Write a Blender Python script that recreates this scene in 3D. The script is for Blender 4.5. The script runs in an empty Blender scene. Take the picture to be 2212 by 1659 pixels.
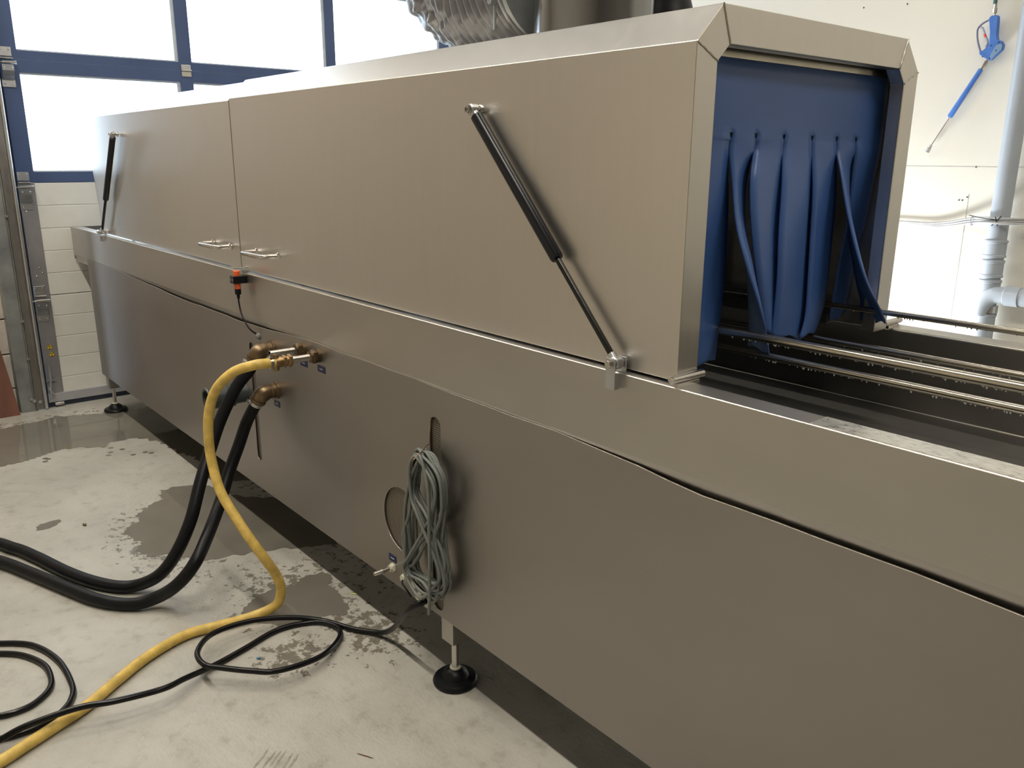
import bpy, bmesh, math, random
from mathutils import Vector, Matrix
random.seed(7)
sc = bpy.context.scene
C = sc.collection

# ------------------------------------------------------------------ camera
cam = bpy.data.cameras.new('camera'); co = bpy.data.objects.new('camera', cam); C.objects.link(co)
cam.sensor_width = 36; cam.lens = 1793.17 / 2212 * 36; cam.clip_start = 0.02
Rr = Vector((0.63984, 0.76849, 0.005867)).normalized()
Fw = Vector((-0.74031, 0.61839, -0.26370)).normalized()
Up = Rr.cross(Fw).normalized()
m = Matrix((Rr, Up, -Fw)).transposed().to_4x4(); m.translation = Vector((0, -1.2, 1.484))
co.matrix_world = m
sc.camera = co
# ------------------------------------------------------------------ world, lights, exposure
sc.view_settings.view_transform = 'Standard'; sc.view_settings.look = 'None'
sc.view_settings.gamma = 1; sc.view_settings.use_curve_mapping = False
sc.view_settings.exposure = 0.06
w = bpy.data.worlds.new('world'); sc.world = w; w.use_nodes = True
bg = w.node_tree.nodes['Background']
bg.inputs[0].default_value = (0.74, 0.86, 1.0, 1); bg.inputs[1].default_value = 7.5
def area(name, loc, target, sx, sy, power, col, portal=False, spread=math.pi):
    l = bpy.data.lights.new(name, 'AREA'); l.shape = 'RECTANGLE'; l.size = sx; l.size_y = sy
    l.energy = power; l.color = col; l.spread = spread
    if portal: l.cycles.is_portal = True
    o = bpy.data.objects.new(name, l); C.objects.link(o); o.location = loc
    d = Vector(target) - Vector(loc)
    up = 'Y' if abs(d.normalized().z) > .99 else 'Y'
    o.rotation_euler = d.to_track_quat('-Z', up).to_euler()
    return o
WARM = (1.0, 0.915, 0.79)
for k, x in enumerate((-4.7, -2.7, -0.7)):
    area('ceiling_and_fill_light', (x, -1.05, 3.93), (x, -1.05, 0), 1.5, 0.10, 56, WARM)
for k, x in enumerate((-4.2, -1.2)):
    area('ceiling_and_fill_light', (x, 1.95, 3.93), (x, 1.95, 0), 1.5, 0.10, 17, WARM)
area('ceiling_and_fill_light', (1.6, 1.6, 3.93), (1.2, 1.3, 0), 1.5, 0.10, 46, WARM)  # added fill lamp, brightens the strip curtain and the hood end frame
area('portal', (-5.80, 1.35, 2.3), (0, 1.35, 2.3), 3.3, 2.2, 1, (1, 1, 1), True)
area('added_wall_fill', (-2.45, 2.5, 0.42), (-1.75, 3.0, 0.80), 0.55, 0.25, 36, (0.93, 0.97, 1.0))  # added unseen lamp behind the machine, stands in for daylight on the wall

# ------------------------------------------------------------------ materials
def newmat(name):
    mt = bpy.data.materials.new(name); mt.use_nodes = True
    nt = mt.node_tree; return mt, nt, nt.nodes['Principled BSDF']
def ramp(nt, fac, stops):
    r = nt.nodes.new('ShaderNodeValToRGB'); e = r.color_ramp.elements
    e[0].position, e[0].color = stops[0][0], (*stops[0][1], 1)
    e[1].position, e[1].color = stops[-1][0], (*stops[-1][1], 1)
    for p, c in stops[1:-1]:
        n = e.new(p); n.color = (*c, 1)
    nt.links.new(fac, r.inputs[0]); return r.outputs[0]
def coords(nt, scale=(1, 1, 1)):
    tc = nt.nodes.new('ShaderNodeTexCoord'); mp = nt.nodes.new('ShaderNodeMapping')
    mp.inputs['Scale'].default_value = scale
    geo = nt.nodes.new('ShaderNodeNewGeometry')
    nt.links.new(geo.outputs['Position'], mp.inputs[0]); return mp.outputs[0]
def noise(nt, vec, scale, detail=4, rough=.55):
    n = nt.nodes.new('ShaderNodeTexNoise'); n.inputs['Scale'].default_value = scale
    n.inputs['Detail'].default_value = detail; n.inputs['Roughness'].default_value = rough
    nt.links.new(vec, n.inputs['Vector']); return n.outputs['Fac']
def bump(nt, b, h, strength, dist=.002):
    n = nt.nodes.new('ShaderNodeBump'); n.inputs['Strength'].default_value = strength
    n.inputs['Distance'].default_value = dist
    nt.links.new(h, n.inputs['Height']); nt.links.new(n.outputs[0], b.inputs['Normal'])
def mixc(c, k): return tuple(min(1, v * k) for v in c)
def simple(name, col, rough=.5, metal=0., var=.12, nscale=12, bmp=0, scale=(1, 1, 1), spec=None, rvar=0):
    mt, nt, b = newmat(name)
    v = coords(nt, scale); n = noise(nt, v, nscale)
    nt.links.new(ramp(nt, n, [(.3, mixc(col, 1 - var)), (.7, mixc(col, 1 + var))]), b.inputs['Base Color'])
    b.inputs['Metallic'].default_value = metal; b.inputs['Roughness'].default_value = rough
    if rvar:
        mr = nt.nodes.new('ShaderNodeMapRange'); nt.links.new(n, mr.inputs[0])
        mr.inputs[1].default_value = .3; mr.inputs[2].default_value = .7
        mr.inputs[3].default_value = rough - rvar; mr.inputs[4].default_value = rough + rvar
        nt.links.new(mr.outputs[0], b.inputs['Roughness'])
    if spec is not None: b.inputs['Specular IOR Level'].default_value = spec
    if bmp: bump(nt, b, n, bmp)
    return mt
STEEL = simple('brushed_steel', (.49, .47, .44), .40, 1.0, .05, 1.6, scale=(1, 1, 2.5), rvar=.03)
nt = STEEL.node_tree; b = nt.nodes['Principled BSDF']
g1 = noise(nt, coords(nt, (60, 60, 4)), 6, 3); bump(nt, b, g1, .04, .0006)
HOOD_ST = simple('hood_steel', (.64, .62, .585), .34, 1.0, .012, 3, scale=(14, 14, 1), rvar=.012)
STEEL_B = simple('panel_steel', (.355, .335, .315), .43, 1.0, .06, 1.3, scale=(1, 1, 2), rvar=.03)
EDGE_HILITE = simple('edge_highlight_steel', (.66, .64, .56), .30, 1.0, .05, 8)  # paler, smoother steel on bevels, painting a bright highlight along the edges
STEEL_IN = simple('basin_steel', (.28, .27, .25), .42, 1.0, .12, 5)
STEEL_WET = simple('wet_rim_steel', (.80, .79, .75), .34, .9, .14, 80, bmp=.45, rvar=.1, scale=(1, 2.2, 1))
STEEL_TUBE = simple('rail_steel', (.50, .47, .40), .24, 1.0, .1, 20)
POLISH = simple('polished_steel', (.62, .60, .57), .22, 1.0, .08, 9)
ZINC = simple('zinc_plate', (.55, .56, .58), .34, 1.0, .1, 12)
GALV = simple('galvanised_steel', (.30, .32, .32), .48, .75, .25, 7, bmp=.1)
STILE = simple('stile_steel', (.30, .29, .30), .5, .6, .12, 6)
TRACK = simple('track_steel', (.22, .21, .20), .42, .85, .25, 16, scale=(1, 1, .3))
CAV_SHADE = simple('cavity_shade_metal', (.03, .03, .03), .6, .3)  # near-black colour carries the shade inside the panel gap and slots
BRASS = simple('aged_brass', (.33, .22, .11), .38, .9, .35, 30, bmp=.15)
BRASS2 = simple('old_bronze', (.17, .12, .07), .40, .85, .4, 24, bmp=.15)
BLACKP = simple('black_paint', (.006, .007, .010), .28, 0, .1, 20, spec=.35)
RUBBER = simple('black_rubber', (.005, .0055, .007), .42, 0, .3, 25, bmp=.08, spec=.22)
CABLEB = simple('black_cable', (.005, .005, .006), .26, 0, .15, 18, spec=.3)
YELLOW = simple('yellow_rubber', (.64, .45, .11), .48, 0, .22, 30, bmp=.15)
GREYC = simple('grey_cable', (.15, .165, .155), .45, 0, .12, 20)
CURT = simple('blue_curtain', (.042, .115, .35), .42, 0, .10, 4, spec=.6)
PVC_D = simple('dark_grey_pvc', (.045, .055, .06), .35, 0, .08, 9)
PVC_L = simple('light_grey_pvc', (.38, .42, .47), .35, 0, .05, 6)
BLUEF = simple('blue_frame_paint', (.045, .075, .17), .35, 0, .08, 5)
WHITEP = simple('white_door_panel', (.66, .66, .62), .5, 0, .04, 9)
SEAL = simple('dark_rubber_seal', (.012, .018, .035), .5)
GUNB = simple('blue_plastic', (.06, .17, .52), .45, 0, .12, 30)
GREENH = simple('green_hose', (.05, .13, .13), .4)
ORANGE = simple('orange_plastic', (.75, .12, .03), .45, 0, .06, 30)
RED = simple('red_mark', (.7, .08, .05), .5)
NAVY = simple('navy_plate', (.006, .014, .08), .4)
WHITE = simple('white_print', (.75, .77, .75), .5)
CREAM = simple('cream_plastic', (.55, .55, .44), .5)
YSTK = simple('warning_yellow', (.75, .55, .05), .5)
WOOD = simple('red_brown_board', (.13, .055, .035), .6, 0, .5, 7, bmp=.2, scale=(1, 1, .35))
DUCT = simple('grey_duct_cloth', (.12, .12, .125), .33, 0, .15, 30, bmp=.25, spec=.8)
CEIL = simple('ceiling_paint', (.20, .21, .21), .8)
WALLM = simple('white_wall_panel', (.74, .71, .63), .45, 0, .02, 1.2)
WALLB = simple('beige_wall', (.30, .27, .22), .8, 0, .05, 2)
BLOCK = simple('white_block', (.55, .50, .44), .8, 0, .12, 14, bmp=.3)
MORT = simple('mortar_grey', (.10, .095, .085), .9)
def concrete():
    mt, nt, b = newmat('concrete')
    v = coords(nt); L = nt.links
    n1 = noise(nt, v, 1.8, 6, .6); n2 = noise(nt, v, 14, 6, .65); n3 = noise(nt, v, 90, 3)
    c1 = ramp(nt, n1, [(.3, (.36, .35, .31)), (.7, (.50, .485, .44))])
    c2 = ramp(nt, n2, [(.30, (.62, .60, .56)), (.46, (.92, .92, .91)), (.72, (1, 1, 1))])
    mx = nt.nodes.new('ShaderNodeMix'); mx.data_type = 'RGBA'; mx.blend_type = 'MULTIPLY'; mx.inputs[0].default_value = .75
    L.new(c1, mx.inputs[6]); L.new(c2, mx.inputs[7])
    c3 = ramp(nt, n3, [(.24, (.55, .5, .42)), (.34, (1, 1, 1)), (.8, (1, 1, 1))])
    m3 = nt.nodes.new('ShaderNodeMix'); m3.data_type = 'RGBA'; m3.blend_type = 'MULTIPLY'; m3.inputs[0].default_value = .6
    L.new(mx.outputs[2], m3.inputs[6]); L.new(c3, m3.inputs[7])
    # damp specks: masks around three wet places, broken up by noise
    ns = noise(nt, coords(nt, (1, 1, 1)), 26, 5, .7)
    tot = None
    for (cx, cy, sx, sy) in ((-2.50, -.10, .28, .22), (-3.20, -.32, .38, .18), (-2.12, -.02, .20, .13), (-5.0, -.35, .35, .5), (-2.15, -.27, .12, .13), (-3.05, .38, 1.1, .28)):
        mp = nt.nodes.new('ShaderNodeMapping'); geo = nt.nodes.new('ShaderNodeNewGeometry')
        mp.vector_type = 'POINT'; L.new(geo.outputs['Position'], mp.inputs[0])
        mp.inputs['Scale'].default_value = (1 / sx, 1 / sy, 0); mp.inputs['Location'].default_value = (-cx / sx, -cy / sy, 0)
        ln = nt.nodes.new('ShaderNodeVectorMath'); ln.operation = 'LENGTH'; L.new(mp.outputs[0], ln.inputs[0])
        mr = nt.nodes.new('ShaderNodeMapRange'); L.new(ln.outputs['Value'], mr.inputs[0])
        mr.inputs[1].default_value = 1.25; mr.inputs[2].default_value = .2; mr.inputs[3].default_value = 0; mr.inputs[4].default_value = .17
        if tot is None: tot = mr.outputs[0]
        else:
            mm = nt.nodes.new('ShaderNodeMath'); mm.operation = 'MAXIMUM'; L.new(tot, mm.inputs[0]); L.new(mr.outputs[0], mm.inputs[1]); tot = mm.outputs[0]
    ad = nt.nodes.new('ShaderNodeMath'); ad.operation = 'ADD'; L.new(ns, ad.inputs[0]); L.new(tot, ad.inputs[1])
    wet = nt.nodes.new('ShaderNodeMapRange'); L.new(ad.outputs[0], wet.inputs[0])
    wet.inputs[1].default_value = .60; wet.inputs[2].default_value = .65
    wet.inputs[3].default_value = 0; wet.inputs[4].default_value = 1
    msk = nt.nodes.new('ShaderNodeMath'); msk.operation = 'MULTIPLY'
    gt = nt.nodes.new('ShaderNodeMath'); gt.operation = 'GREATER_THAN'; L.new(tot, gt.inputs[0]); gt.inputs[1].default_value = .005
    L.new(wet.outputs[0], msk.inputs[0]); L.new(gt.outputs[0], msk.inputs[1])
    m4 = nt.nodes.new('ShaderNodeMix'); m4.data_type = 'RGBA'; m4.blend_type = 'MULTIPLY'
    L.new(msk.outputs[0], m4.inputs[0]); L.new(m3.outputs[2], m4.inputs[6]); m4.inputs[7].default_value = (.42, .40, .36, 1)
    L.new(m4.outputs[2], b.inputs['Base Color'])
    rr = nt.nodes.new('ShaderNodeMapRange'); L.new(msk.outputs[0], rr.inputs[0]); rr.inputs[3].default_value = .40; rr.inputs[4].default_value = .10
    L.new(rr.outputs[0], b.inputs['Roughness'])
    n5 = noise(nt, coords(nt, (1, 1.6, 1)), 38, 5, .7); bump(nt, b, n5, .45, .006)
    return mt
CONC = concrete()
WATER = simple('wet_concrete', (.165, .155, .13), .03, 0, .12, 3, spec=.7)
def glassmat(name, tint=(.97, .99, 1)):
    mt = bpy.data.materials.new(name); mt.use_nodes = True; nt = mt.node_tree; nt.nodes.clear()
    out = nt.nodes.new('ShaderNodeOutputMaterial'); mx = nt.nodes.new('ShaderNodeMixShader'); mx.inputs[0].default_value = .06
    tr = nt.nodes.new('ShaderNodeBsdfTransparent'); tr.inputs[0].default_value = (*tint, 1)
    gl = nt.nodes.new('ShaderNodeBsdfGlossy'); gl.inputs['Roughness'].default_value = .03
    nt.links.new(tr.outputs[0], mx.inputs[1]); nt.links.new(gl.outputs[0], mx.inputs[2]); nt.links.new(mx.outputs[0], out.inputs[0])
    return mt
GLASS = glassmat('window_glass')
DROP = simple('water_drop', (.75, .78, .8), .04, .6, .02)
def meshmat():
    mt, nt, b = newmat('perforated_sheet')
    v = coords(nt, (1, 0, 1))
    vo = nt.nodes.new('ShaderNodeTexVoronoi'); vo.inputs['Scale'].default_value = 150; vo.inputs['Randomness'].default_value = 0
    nt.links.new(v, vo.inputs['Vector'])
    nt.links.new(ramp(nt, vo.outputs['Distance'], [(.28, (.004, .004, .004)), (.36, (.25, .22, .18))]), b.inputs['Base Color'])
    b.inputs['Metallic'].default_value = .6; b.inputs['Roughness'].default_value = .5
    return mt
PERF = meshmat()

# ------------------------------------------------------------------ mesh helpers
def obj(name, bm, mat, parent=None, smooth=None, bevel=0, seg=2, edge=None):
    bmesh.ops.recalc_face_normals(bm, faces=bm.faces)
    me = bpy.data.meshes.new(name); bm.to_mesh(me); bm.free()
    me.materials.append(mat)
    if smooth is not None:
        for p in me.polygons: p.use_smooth = True
        me.set_sharp_from_angle(angle=math.radians(smooth))
    o = bpy.data.objects.new(name, me); C.objects.link(o)
    if parent: o.parent = parent
    if bevel:
        md = o.modifiers.new('bevel', 'BEVEL'); md.width = bevel; md.segments = seg; md.limit_method = 'ANGLE'; md.angle_limit = math.radians(35)
        if edge: me.materials.append(edge); md.material = 1
    return o
def empty(name, label, cat, loc=(0, 0, 0), group=None):
    o = bpy.data.objects.new(name, None); C.objects.link(o); o.location = loc; o.empty_display_size = .1
    tag(o, label, cat, group)
    # children are written in world coordinates
    o['_inv'] = 0; del o['_inv']
    return o
def tag(o, label, cat, group=None, kind=None):
    o['label'] = label; o['category'] = cat
    if group: o['group'] = group
    if kind: o['kind'] = kind
    return o
def struct(o): o['kind'] = 'structure'; return o
def copy_tree(o, parent=None, off=None):
    c = o.copy(); C.objects.link(c)
    if parent: c.parent = parent
    if off: c.location = Vector(o.location) + Vector(off)
    for ch in list(o.children): copy_tree(ch, c)
    return c
def box(bm, x0, x1, y0, y1, z0, z1):
    r = bmesh.ops.create_cube(bm, size=1)
    bmesh.ops.scale(bm, vec=(abs(x1 - x0), abs(y1 - y0), abs(z1 - z0)), verts=r['verts'])
    bmesh.ops.translate(bm, vec=((x0 + x1) / 2, (y0 + y1) / 2, (z0 + z1) / 2), verts=r['verts'])
    return r['verts']
def B(*a): bm = bmesh.new(); box(bm, *a); return bm
def spline(pts, n=8, closed=False):
    P = [Vector(p) for p in pts]; out = []; N = len(P)
    for i in range(N if closed else N - 1):
        if closed: p0, p1, p2, p3 = P[i - 1], P[i], P[(i + 1) % N], P[(i + 2) % N]
        else: p0, p1, p2, p3 = P[max(i - 1, 0)], P[i], P[i + 1], P[min(i + 2, N - 1)]
        for k in range(n):
            t = k / n
            out.append(.5 * ((2 * p1) + (-p0 + p2) * t + (2 * p0 - 5 * p1 + 4 * p2 - p3) * t * t + (-p0 + 3 * p1 - 3 * p2 + p3) * t ** 3))
    if not closed: out.append(P[-1])
    return out
def sweep(bm, path, rad, seg=12, closed=False, caps=True):
    """tube along path; rad is a number or a function of the index"""
    N = len(path); T = []
    for i in range(N):
        a = path[i - 1] if (i > 0 or closed) else path[i]; c = path[(i + 1) % N] if (i < N - 1 or closed) else path[i]
        T.append((c - a).normalized())
    nrm = T[0].orthogonal().normalized(); rings = []
    for i in range(N):
        nrm = (nrm - T[i] * nrm.dot(T[i]))
        nrm = nrm.normalized() if nrm.length > 1e-6 else T[i].orthogonal().normalized()
        bi = T[i].cross(nrm); r = rad(i) if callable(rad) else rad
        rings.append([bm.verts.new(path[i] + (nrm * math.cos(2 * math.pi * k / seg) + bi * math.sin(2 * math.pi * k / seg)) * r) for k in range(seg)])
    for i in range(N if closed else N - 1):
        a, c = rings[i], rings[(i + 1) % N]
        for k in range(seg): bm.faces.new((a[k], a[(k + 1) % seg], c[(k + 1) % seg], c[k]))
    if caps and not closed:
        bm.faces.new(rings[0]); bm.faces.new(rings[-1])
    return bm
def tube(pts, r, seg=12, n=8, closed=False, smooth=True, bm=None):
    bm = bm or bmesh.new()
    p = spline(pts, n, closed) if smooth else [Vector(q) for q in pts]
    return sweep(bm, p, r, seg, closed)
def lathe(p0, p1, prof, seg=24, bm=None):
    """surface of revolution about p0->p1; prof = [(distance along, radius)]"""
    bm = bm or bmesh.new(); p0 = Vector(p0); d = (Vector(p1) - p0).normalized()
    n = d.orthogonal().normalized(); bi = d.cross(n); rings = []
    for t, r in prof:
        rings.append([bm.verts.new(p0 + d * t + (n * math.cos(2 * math.pi * k / seg) + bi * math.sin(2 * math.pi * k / seg)) * max(r, 1e-5)) for k in range(seg)])
    for a, c in zip(rings, rings[1:]):
        for k in range(seg): bm.faces.new((a[k], a[(k + 1) % seg], c[(k + 1) % seg], c[k]))
    bm.faces.new(rings[0]); bm.faces.new(rings[-1])
    return bm
def loft_x(bm, sections):
    """closed profile loops [(x, [(y,z)...])] joined along x, capped"""
    rings = [[bm.verts.new((x if not callable(x) else x(z), y, z)) for y, z in prof] for x, prof in sections]
    n = len(rings[0])
    for a, c in zip(rings, rings[1:]):
        for k in range(n): bm.faces.new((a[k], a[(k + 1) % n], c[(k + 1) % n], c[k]))
    bm.faces.new(rings[0]); bm.faces.new(rings[-1]); return bm
def prism(pts2, axis, a, b2, bm=None):
    """polygon pts2 extruded along axis from a to b2"""
    bm = bm or bmesh.new()
    def mk(p, t):
        return {'x': (t, p[0], p[1]), 'y': (p[0], t, p[1]), 'z': (p[0], p[1], t)}[axis]
    A = [bm.verts.new(mk(p, a)) for p in pts2]; D = [bm.verts.new(mk(p, b2)) for p in pts2]; n = len(A)
    bm.faces.new(A); bm.faces.new(D)
    for k in range(n): bm.faces.new((A[k], A[(k + 1) % n], D[(k + 1) % n], D[k]))
    return bm
def grid(bm, ptsrows):
    R = [[bm.verts.new(p) for p in row] for row in ptsrows]
    for a, c in zip(R, R[1:]):
        for k in range(len(a) - 1): bm.faces.new((a[k], a[k + 1], c[k + 1], c[k]))
    return bm
def hexnut(c, axis, r, t, bm=None):
    c = Vector(c); return lathe(c, c + Vector(axis), [(0, r * .92), (t * .12, r), (t * .88, r), (t, r * .92)], 6, bm)

# ------------------------------------------------------------------ room
WX = -5.68          # inner face of the wall with the door
DX = -5.62          # inner face of the door leaf
bm = bmesh.new()    # floor, falling slightly to the drain line in front of the door
xs = [-5.9, -5.62, -5.3, -4.9, -3, 0, 4]; zs = [-.035, -.03, -.008, 0, 0, 0, 0]
for k in range(len(xs) - 1):
    prism([(xs[k], -.15), (xs[k + 1], -.15), (xs[k + 1], zs[k + 1]), (xs[k], zs[k])], 'y', -4.3, 3.1, bm)
bmesh.ops.remove_doubles(bm, verts=bm.verts, dist=1e-5)
struct(obj('floor', bm, CONC))
struct(obj('ceiling', B(-5.9, 4.1, -4.3, 3.2, 4.0, 4.1), CEIL))
wf = struct(obj('wall_far', B(-5.9, 4.1, 3.0, 3.15, -.1, 4.05), WALLM))
for (x, z0, z1) in ((-1.62, .98, 1.52),):
    pass
for s in (B(-5.6, 4, 2.9985, 3.001, 1.358, 1.3605), B(-5.6, 4, 2.9985, 3.001, 2.58, 2.5825), B(-1.684, -1.682, 2.9985, 3.001, .7, 1.36)):
    pass
bm = B(-5.6, 4, 2.9988, 3.0005, 1.452, 1.4535); box(bm, -5.6, 4, 2.9988, 3.0005, 2.66, 2.6615); box(bm, -1.695, -1.6935, 2.9988, 3.0005, .7, 1.33)
o = obj('panel_joint', bm, simple('joint_grey', (.45, .44, .42), .8), wf)
bm = bmesh.new()
for (x, z) in ((-1.68, 1.452), (-1.72, 1.30), (-1.70, 1.315), (-1.735, 1.30), (-2.1, 2.2), (-2.32, 2.21)):
    lathe((x, 3.0005, z), (x, 2.99, z), [(0, .004), (.002, .004)], 8, bm)
obj('screw_hole', bm, simple('hole_grey', (.08, .08, .07), .8), wf)
struct(obj('wall_back', B(-5.9, 4.1, -4.3, -4.2, -.1, 4.05), simple('cream_wall', (.68, .61, .50), .8, 0, .05, 2)))
struct(obj('wall_right', B(4.0, 4.1, -4.3, 3.1, -.1, 4.05), WALLB))
# wall with the door: white blocks left of it, plain above
wl = struct(obj('wall_left', B(WX - .12, WX, -4.25, -.36, -.1, 4.05), MORT))
bm = bmesh.new()
z = -.10; row = 0
while z < 4.0:
    y = -.365 - (.0 if row % 2 else .20)
    if row % 2 == 0: box(bm, WX - .02, WX + .012, y + .005, -.365, z, z + .205)
    while y > -4.2:
        box(bm, WX - .02, WX + .012, y - .395, y, z, z + .205); y -= .405
    z += .213; row += 1
obj('block', bm, BLOCK, wl, bevel=.004)
bm = B(WX - .12, WX, -.40, 3.1, 3.30, 4.05); box(bm, WX - .12, WX, 2.86, 3.1, -.1, 3.30)
struct(obj('wall_left', bm, WALLB))
# galvanised post beside the door
bm = B(DX - .055, DX + .045, -.405, -.322, -.04, 3.35)
pst = struct(obj('trim_1', bm, GALV, bevel=.003))
bm = B(DX + .046, DX + .049, -.334, -.331, .02, 3.3)
obj('trim_lip', bm, TRACK, pst)
bm = bmesh.new()
for z in (1.14, .53, .30): hexnut((DX + .046, -.328, z), (1, 0, 0), .010, .012, bm)
for (z, y) in ((.04, -.33), (.03, -.30), (.055, -.345)): hexnut((DX + .05, y, z), (1, 0, 0), .012, .014, bm)
obj('bolt', bm, ZINC, pst)

# ------------------------------------------------------------------ sectional door
door = bpy.data.objects.new('door_1', None); C.objects.link(door); door.location = (DX, 1.3, 0); struct(door)
door['label'] = 'sectional overhead door with blue window frames and white lower panels'
def dp(name, bm, mat, par=None, **k):
    o = obj(name, bm, mat, None, **k)
    if par is None: o.parent = door; o.matrix_parent_inverse = Matrix.Translation((-DX, -1.3, 0))
    else: o.parent = par
    return o
YE = 2.86
def slat_profile(z0, z1, nb):
    pts = []
    n = nb; h = (z1 - z0) / n
    for i in range(n):
        a = z0 + i * h; pts += [(DX, a + .004), (DX, a + h - .004), (DX - .004, a + h - .001), (DX - .004, a + h + .001 if i < n - 1 else a + h - .001)]
    return pts
for (z0, z1) in ((0.02, .660), (.660, 1.3235)):
    pts = slat_profile(z0, z1, 5)
    loop = [(DX - .04, z0)] + [(DX - .04, z1)]
    bm = bmesh.new()
    poly = pts + [(DX - .04, z1), (DX - .04, z0)]
    A = [bm.verts.new((p[0], -.153, p[1])) for p in poly]; D = [bm.verts.new((p[0], YE, p[1])) for p in poly]; n = len(A)
    bm.faces.new(A); bm.faces.new(D)
    for k in range(n): bm.faces.new((A[k], A[(k + 1) % n], D[(k + 1) % n], D[k]))
    sec = dp('door_panel', bm, WHITEP)
    dp('end_stile', B(DX - .04, DX + .004, -.238, -.153, z0, z1), STILE, bevel=.002)
dp('bottom_rail', B(DX - .03, DX + .012, -.24, YE, .0, .055), simple('bottom_rail_alu', (.40, .40, .42), .45, .3, .08, 6), bevel=.002)
dp('bottom_seal', B(DX - .05, DX + .004, -.32, YE, -.06, .001), SEAL)
dp('edge_seal', B(DX - .045, DX - .02, -.27, -.238, -.04, 3.3), SEAL)
def window_row(z0, z1, zb, zt, stops):
    bm = B(DX - .04, DX, -.238, YE, z0, zb); box(bm, DX - .04, DX, -.238, YE, zt, z1 - .0015)
    ys = [-.238, -.148, .790 - .04, .79 + .04, 1.78, 1.85, 2.75, YE]
    for a, c in zip(ys[0::2], ys[1::2]): box(bm, DX - .04, DX, a, c, zb, zt)
    fr = dp('window_frame', bm, BLUEF)
    gb = bmesh.new()
    for a, c in zip(ys[1::2], ys[2::2]):
        # white-grey glazing bead round each pane
        box(gb, DX - .034, DX - .008, c - .022, c, zb, zt); box(gb, DX - .034, DX - .010, a, c, zt - .012, zt)
        box(gb, DX - .034, DX - .010, a, c, zb, zb + .008)
        dp('pane', B(DX - .024, DX - .018, a, c, zb, zt), GLASS, None)
    dp('glazing_bead', gb, simple('bead', (.45, .50, .56), .4), None)
window_row(1.324, 2.0, 1.384, 1.932, None)
window_row(2.0, 2.66, 2.048, 2.60, None)
window_row(2.66, 3.32, 2.715, 3.26, None)
def roller_hinge(z):
    x = DX; par = dp('roller_hinge', B(x, x + .006, -.236, -.176, z + .012, z + .062), ZINC, None, bevel=.002)
    bm = bmesh.new()
    lathe((x + .012, -.238, z + .002), (x + .012, -.17, z + .002), [(0, .006), (.064, .006)], 12, bm)
    lathe((x + .035, -.235, z - .022), (x + .035, -.16, z - .022), [(0, .009), (.072, .009)], 14, bm)
    lathe((x + .035, -.30, z - .022), (x + .035, -.23, z - .022), [(0, .004), (.07, .004)], 8, bm)
    dp('hinge_barrel', bm, POLISH, par, smooth=40)
    bm = bmesh.new()
    prof = [(.044, -.034), (.046, -.066), (.036, -.092), (.012, -.116)]
    rows = [[(x + a, y, z + c) for a, c in prof] for y in (-.238, -.180)]
    grid(bm, rows); bmesh.ops.solidify(bm, geom=bm.faces[:], thickness=.003)
    box(bm, x + .003, x + .008, -.242, -.176, z - .152, z - .112)
    dp('bracket', bm, ZINC, par)
    bm = bmesh.new()
    for y in (-.228, -.188):
        for dz, dx in ((.047, .006), (-.05, .047), (-.136, .009)):
            lathe((x + dx, y, z + dz), (x + dx + .01, y, z + dz), [(0, .005), (.003, .004), (.005, .001)], 8, bm)
    dp('rivet', bm, POLISH, par, smooth=50)
for z in (2.0, 1.322, .66): roller_hinge(z)
for z in (2.0, 2.66):
    for y in (.79, 1.815):
        par = dp('centre_hinge', B(DX, DX + .005, y - .03, y + .03, z + .006, z + .034), ZINC, None, bevel=.002)
        bm = B(DX, DX + .005, y - .03, y + .03, z - .036, z - .008); lathe((DX + .007, y - .032, z), (DX + .007, y + .032, z), [(0, .006), (.064, .006)], 12, bm)
        dp('hinge_leaf', bm, POLISH, par)
# track, bolt and bottom bracket
bm = bmesh.new()
prism([(DX + .005, -.322), (DX + .055, -.322), (DX + .058, -.285), (DX + .052, -.268), (DX + .040, -.262), (DX + .040, -.270), (DX + .048, -.285), (DX + .046, -.312), (DX + .005, -.312)], 'z', -.02, 3.3, bm)
dp('track', bm, TRACK)
bm = bmesh.new(); lathe((DX + .056, -.268, -.02), (DX + .056, -.268, 3), [(0, .010), (3.3, .010)], 12, bm)
dp('track_edge', bm, ZINC, smooth=40)
bm = B(DX + .004, DX + .010, -.20, -.165, .02, .16); box(bm, DX + .004, DX + .022, -.243, -.19, .135, .148)
prism([(-.245, .0), (-.19, .0), (-.178, .05), (-.19, .12), (-.236, .14)], 'x', DX + .004, DX + .008, bm)
bb = dp('bottom_bracket', bm, STILE)
bm = bmesh.new(); tube([(DX + .03, -.218, .235), (DX + .03, -.22, .16), (DX + .03, -.228, .08), (DX + .02, -.232, .03)], .005, 8, bm=bm)
tube([(DX + .03, -.236, .10), (DX + .04, -.225, .07), (DX + .03, -.212, .055)], .006, 8, bm=bm)
dp('latch_bolt', bm, ZINC, bb, smooth=50)
bm = bmesh.new(); lathe((DX + .03, -.215, -.008), (DX + .03, -.165, -.008), [(0, .010), (.02, .012), (.05, .010)], 12, bm)
dp('bottom_roller', bm, POLISH, bb, smooth=50)
bm = bmesh.new()
for (y, z) in ((-.215, 1.16), (-.175, .80), (-.19, .83), (-.21, .78), (-.188, .235), (-.172, .118), (-.181, .10), (-.165, .06), (-.205, .05)):
    lathe((DX + .004, y, z), (DX + .02, y, z), [(0, .005), (.003, .004), (.004, .001)], 8, bm)
dp('screw', bm, POLISH)
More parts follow.
